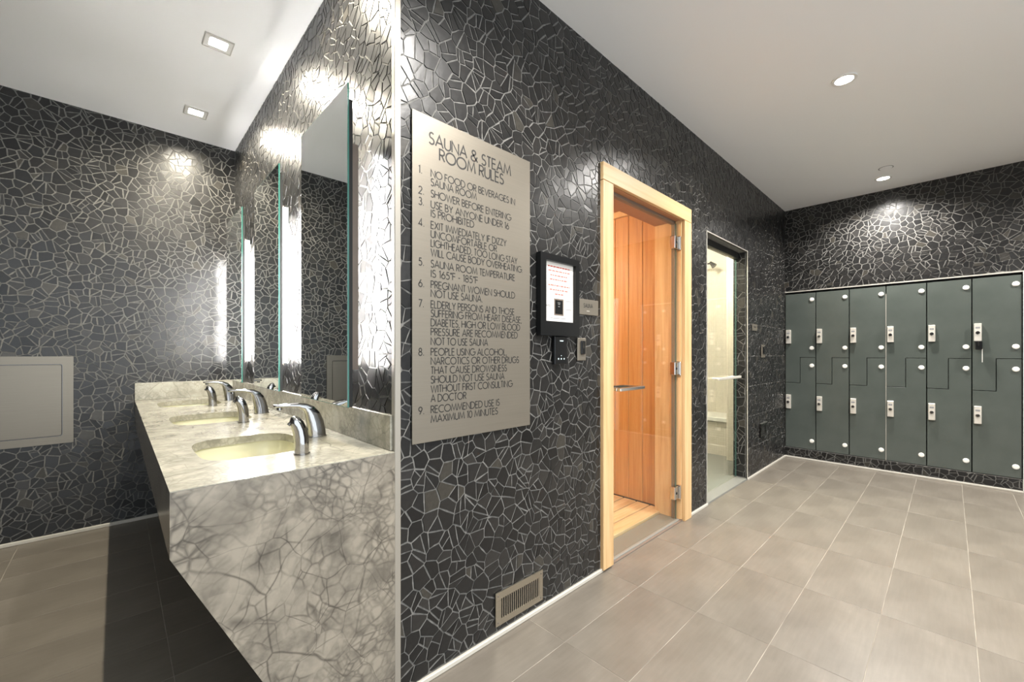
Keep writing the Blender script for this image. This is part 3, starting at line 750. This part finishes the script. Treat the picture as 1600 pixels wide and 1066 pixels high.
for num, s, xe, yb in rules:
    x0, z0 = ray_y(zx(190), yb, YT); x1, _ = ray_y(zx(xe), 500, YT)
    if num < 0: x0 = ray_y(zx(342), 500, YT)[0]; num = 0
    obj('rule_text', text_bm(s, x0, z0, .0262, YT, .15, x1-x0, .15, .34), 'print_black', sg, recalc=False)
    if num: obj('rule_number', text_bm('%d.' % num, ray_y(zx(122), 500, YT)[0], z0, .0262, YT, .15, None, .2), 'print_black', sg, recalc=False)

# framed notice
t = thing('framed_notice', (.85, 0, 1.29), 'black framed paper notice in red print beside the sauna door', 'notice')
obj('frame', frame_prism(bmesh.new(), [(.703, 1.284), (.992, 1.284), (.992, 1.668), (.703, 1.668)], [(.742, 1.352), (.962, 1.352), (.962, 1.636), (.742, 1.636)], 'y', -.034, -.0065), 'black_plastic', t)
pp = obj('paper', B(.738, -.016, 1.348, .966, -.0065, 1.640), 'paper', t)
y = -.0166
bm = bmesh.new()
rows = [(1.612, .772, .936), (1.592, .775, .934), (1.571, .79, .914), (1.551, .786, .920), (1.523, .774, .935), (1.502, .786, .924), (1.482, .822, .886)]
for z, a, b in rows:
    x = a
    while x < b:
        wd = R.uniform(.008, .024); box(bm, x, y, z, min(x+wd, b), y+.0004, z+.0065); x += wd+.004
obj('red_print', bm, 'print_red', pp)['kind'] = 'stuff'
obj('printed_panel', B(.816, y, 1.383, .888, y+.0004, 1.464), 'brown_housing', pp); obj('printed_screen', B(.824, y-.0004, 1.390, .880, y, 1.457), 'black_plastic', pp)
bm = bmesh.new()
for z, a, b in ((1.428, .752, .806), (1.455, .90, .945), (1.414, .902, .95), (1.368, .79, .905), (1.423, .752, .79)): box(bm, a, y, z, b, y+.0004, z+.003)
for z, a, b in ((1.443, .842, .862), (1.436, .845, .86), (1.425, .846, .858)): box(bm, a, y-.0008, z, b, y-.0004, z+.003)
obj('grey_print', bm, 'print_grey', pp)['kind'] = 'stuff'
# SAUNA name plate
t = thing('sauna_plaque', (1.095, 0, 1.4), 'small metal plaque reading sauna beside the pine door frame', 'plaque')
obj('plate', B(1.003, -.011, 1.402, 1.188, -.0065, 1.483, bev=.0006), 'champagne_metal', t)
obj('lettering', text_bm('SAUNA', 1.058, 1.440, .020, -.0114, .16, .078, .16), 'print_black', t, recalc=False)
obj('braille_line', B(1.083, -.0116, 1.420, 1.108, -.011, 1.424), 'trim_metal', t)
# control panel
t = thing('control_panel', (.858, 0, 1.15), 'black touch control panel under the framed notice', 'control panel')
obj('body', B(.812, -.026, 1.147, .905, -.0065, 1.283, bev=.003), 'black_plastic', t)
bm = bmesh.new(); box(bm, .848, -.0264, 1.258, .874, -.026, 1.263)
for x in (.838, .859, .880): box(bm, x-.004, -.0264, 1.170, x+.004, -.026, 1.177)
box(bm, .856, -.0264, 1.187, .861, -.026, 1.191)
obj('icons', bm, 'indicator', t)['kind'] = 'stuff'
# intercom switch plate
def switch(name, x0, x1, z0, z1, lab, cat):
    t = thing(name, ((x0+x1)/2, 0, z0), lab, cat); w_ = x1-x0; h_ = z1-z0
    obj('plate', B(x0, -.014, z0, x1, -.0065, z1, bev=.002), 'champagne_metal', t)
    rk = obj('rocker', B(x0+.32*w_, -.022, z0+.28*h_, x1-.18*w_, -.014, z1-.12*h_, bev=.003), 'black_plastic', t)
    obj('highlight_key', B(x0+.45*w_, -.0232, z0+.55*h_, x1-.4*w_, -.022, z1-.22*h_), 'dark_metal', rk)
switch('wall_switch', 1.004, 1.074, 1.163, 1.279, 'small metal wall switch beside the black control panel', 'switch')
switch('wall_control', 4.02, 4.13, 1.155, 1.285, 'dark wall control right of the steam room door', 'switch')
t = thing('steam_plaque', (3.82, 0, 1.42), 'tiny metal plaque right of the steam room door', 'plaque')
obj('plate', B(3.74, -.011, 1.42, 3.89, -.0065, 1.485, bev=.0006), 'champagne_metal', t); obj('lettering', B(3.785, -.0116, 1.452, 3.845, -.011, 1.462), 'print_black', t)
t = thing('wall_outlet', (4.08, 0, .36), 'low recessed wall outlet right of the steam room door', 'outlet')
obj('plate', frame_prism(bmesh.new(), [(3.99, .35), (4.17, .35), (4.17, .49), (3.99, .49)], [(4.02, .375), (4.14, .375), (4.14, .46), (4.02, .46)], 'y', -.016, -.0065), 'dark_metal', t)
obj('insert', B(4.02, -.010, .375, 4.14, -.0065, .46), 'black_matte', t); obj('lip', B(3.985, -.022, .487, 4.175, -.0065, .497), 'aluminium', t); obj('latch', B(4.11, -.014, .41, 4.128, -.010, .43), 'chrome', t)
# air grille
t = thing('air_vent', (.595, 0, .045), 'brushed metal air vent with upright slats near the floor', 'vent')
obj('frame', frame_prism(bmesh.new(), [(.449, .050), (.741, .050), (.741, .190), (.449, .190)], [(.480, .077), (.716, .077), (.716, .160), (.480, .160)], 'y', -.012, -.0065), 'steel', t)
obj('duct', B(.476, -.0068, .073, .720, -.0064, .164), 'void', t)
for k in range(19):
    x = .4865+.0124*k; obj('slat', B(x, -.0115, .077, x+.0048, -.007, .160), 'steel', t)
for x, z in ((.462, .176), (.728, .176), (.462, .063), (.728, .063)): obj('screw', cyl(bmesh.new(), (x, -.0132, z), (x, -.012, z), .0035, seg=10), 'chrome', t)

# ------------------------------------------------------------------ lockers
CW = .2910
colname = ['first column from the inside corner', 'second column from the inside corner', 'third column from the inside corner', 'fourth column from the inside corner', 'fifth column from the inside corner', 'last column at the right edge']
for k in range(6):
    ya = -.005-CW*k; yb = ya-CW; g = .0036; ym = ya-.1415
    up = [(ya-g, .867), (ym, .867), (ym, 1.154), (yb+g, 1.154), (yb+g, 1.876), (ya-g, 1.876)]
    dn = [(ya-g, .122), (yb+g, .122), (yb+g, 1.149), (ym-.005, 1.149), (ym-.005, .862), (ya-g, .862)]
    for nm, poly, zl, discs in (('upper', up, 1.310, (1.80, 1.258)), ('lower', dn, .566, (1.062, .219))):
        zb = poly[0][1]
        lab = '%s dark green glass locker in the %s' % (nm, colname[k])
        if nm == 'upper' and k == 5: lab = 'upper dark green glass locker in the last column, with key hanging from its lock'
        t = thing('locker', (XD, ya-CW/2, zb), lab, 'locker', 'step shaped green lockers')
        obj('body', prism(bmesh.new(), poly, 'x', XD+.012, XD+.34), 'locker_body', t)
        obj('door', prism(bmesh.new(), poly, 'x', XD-.001, XD+.0105, bev=.0012), 'locker_glass', t)
        yl = ya-.035
        lk = obj('lock', B(XD-.030, yl-.0235, zl, XD-.001, yl+.0235, zl+.158, bev=.003), 'satin_nickel', t)
        kz = zl+.075
        obj('knob', cyl(bmesh.new(), (XD-.042, yl, kz), (XD-.030, yl, kz), .013, .015), 'chrome', lk, 40)
        obj('number_window', B(XD-.0308, yl-.014, zl+.112, XD-.030, yl+.014, zl+.128), 'print_grey', lk)
        obj('keyhole', cyl(bmesh.new(), (XD-.0425, yl, kz), (XD-.042, yl, kz), .006, seg=12), 'void', lk)
        for zd in discs:
            obj('hinge_cap', cyl(cyl(bmesh.new(), (XD-.001, yb+.036, zd), (XD-.008, yb+.036, zd), .0215), (XD-.008, yb+.036, zd), (XD-.012, yb+.036, zd), .0205, .015), 'white_plastic', t, 30)
kt = thing('key_band', (XD-.045, -1.497, 1.16), 'black key tag with pale strap hanging from the last upper locker', 'key')
obj('tag', B(XD-.060, -1.522, 1.232, XD-.034, -1.478, 1.309, bev=.006, seg=2), 'black_plastic', kt)
obj('key_blade', B(XD-.064, -1.504, 1.262, XD-.060, -1.494, 1.302), 'chrome', kt)
obj('strap', B(XD-.050, -1.523, 1.12, XD-.044, -1.519, 1.24), 'white_plastic', kt)
struct(obj('trim_5', B(XD-.0045, -.005-CW*3-.0018, .122, XD+.01, -.005-CW*3+.0018, 1.80), 'baseboard_paint'), 'pale upright strip between the third and fourth locker columns')
struct(obj('shade_filler', B(XD+.03, LY1, 1.876, XD+.36, 0, 1.905), 'void'), 'black filler standing in for the shade above the locker doors')  # near-black block, the recess shade put into its colour

# ------------------------------------------------------------------ ceiling lamps
def downlight(x, y, lab):
    t = thing('downlight', (x, y, H), lab, 'ceiling light', 'round recessed downlights')
    n = 28; o_ = [(x+.062*math.cos(2*PI*i/n), y+.062*math.sin(2*PI*i/n)) for i in range(n)]; i_ = [(x+.046*math.cos(2*PI*i/n), y+.046*math.sin(2*PI*i/n)) for i in range(n)]
    obj('trim_ring', frame_prism(bmesh.new(), o_, i_, 'z', H-.006, H), 'white_paint', t)
    obj('lens', cyl(bmesh.new(), (x, y, H-.002), (x, y, H), .046, seg=n), 'lamp_lens', t)
    light('lamp_beam', 'SPOT', (x, y, H-.012), P_DOWN, (1, .965, .915), t, spot_size=math.radians(150), spot_blend=.7, shadow_soft_size=.05)
downlight(2.473, -.884, 'round recessed downlight in the middle of the right ceiling')
downlight(4.53, -.89, 'round recessed downlight close to the locker wall')
for x, y, l in ((.40, -.885, 'over the sign'), (2.473, -2.5, 'added as fill behind the camera on the right'), (.40, -2.5, 'added as fill behind the camera in the middle'), (4.4, -2.5, 'added as fill beyond the right edge')):  # all but the one over the sign are added for extra fill
    downlight(x, y, 'round recessed downlight outside the picture, '+l)
sl_ = ['square recessed light above the nearest basin, above the picture', 'square recessed ceiling light above the middle mirror', 'square recessed ceiling light nearest the far left wall']
for k, y in enumerate((.49, 1.36, 2.23)):
    t = thing('square_downlight', (-.31, y, H), sl_[k], 'ceiling light', 'square recessed lights above the vanity')
    sq = lambda h, r: rrect(-.31, y, h, h*.93, r, 3)
    obj('trim', frame_prism(bmesh.new(), sq(.064, .002), sq(.0595, .002), 'z', H-.007, H), 'aluminium', t)
    obj('reflector', frame_prism(bmesh.new(), sq(.0595, .002), sq(.040, .008), 'z', H-.004, H), 'white_paint', t)
    obj('lens', prism(bmesh.new(), sq(.040, .008), 'z', H-.003, H), 'lamp_lens', t)
    light('lamp_beam', 'SPOT', (-.31, y, H-.012), P_SQ, (1, .92, .75), t, spot_size=math.radians(168), spot_blend=.8, shadow_soft_size=.012)
t = thing('sprinkler_cover', (4.26, -.93, H), 'small round sprinkler cover on the ceiling near the lockers', 'sprinkler')
obj('plate', cyl(bmesh.new(), (4.26, -.93, H-.006), (4.26, -.93, H), .042, .046, 28), 'ceiling_paint', t, 40)
obj('gap_ring', cyl(bmesh.new(), (4.26, -.93, H-.0015), (4.26, -.93, H), .052, seg=28), 'print_grey', t)
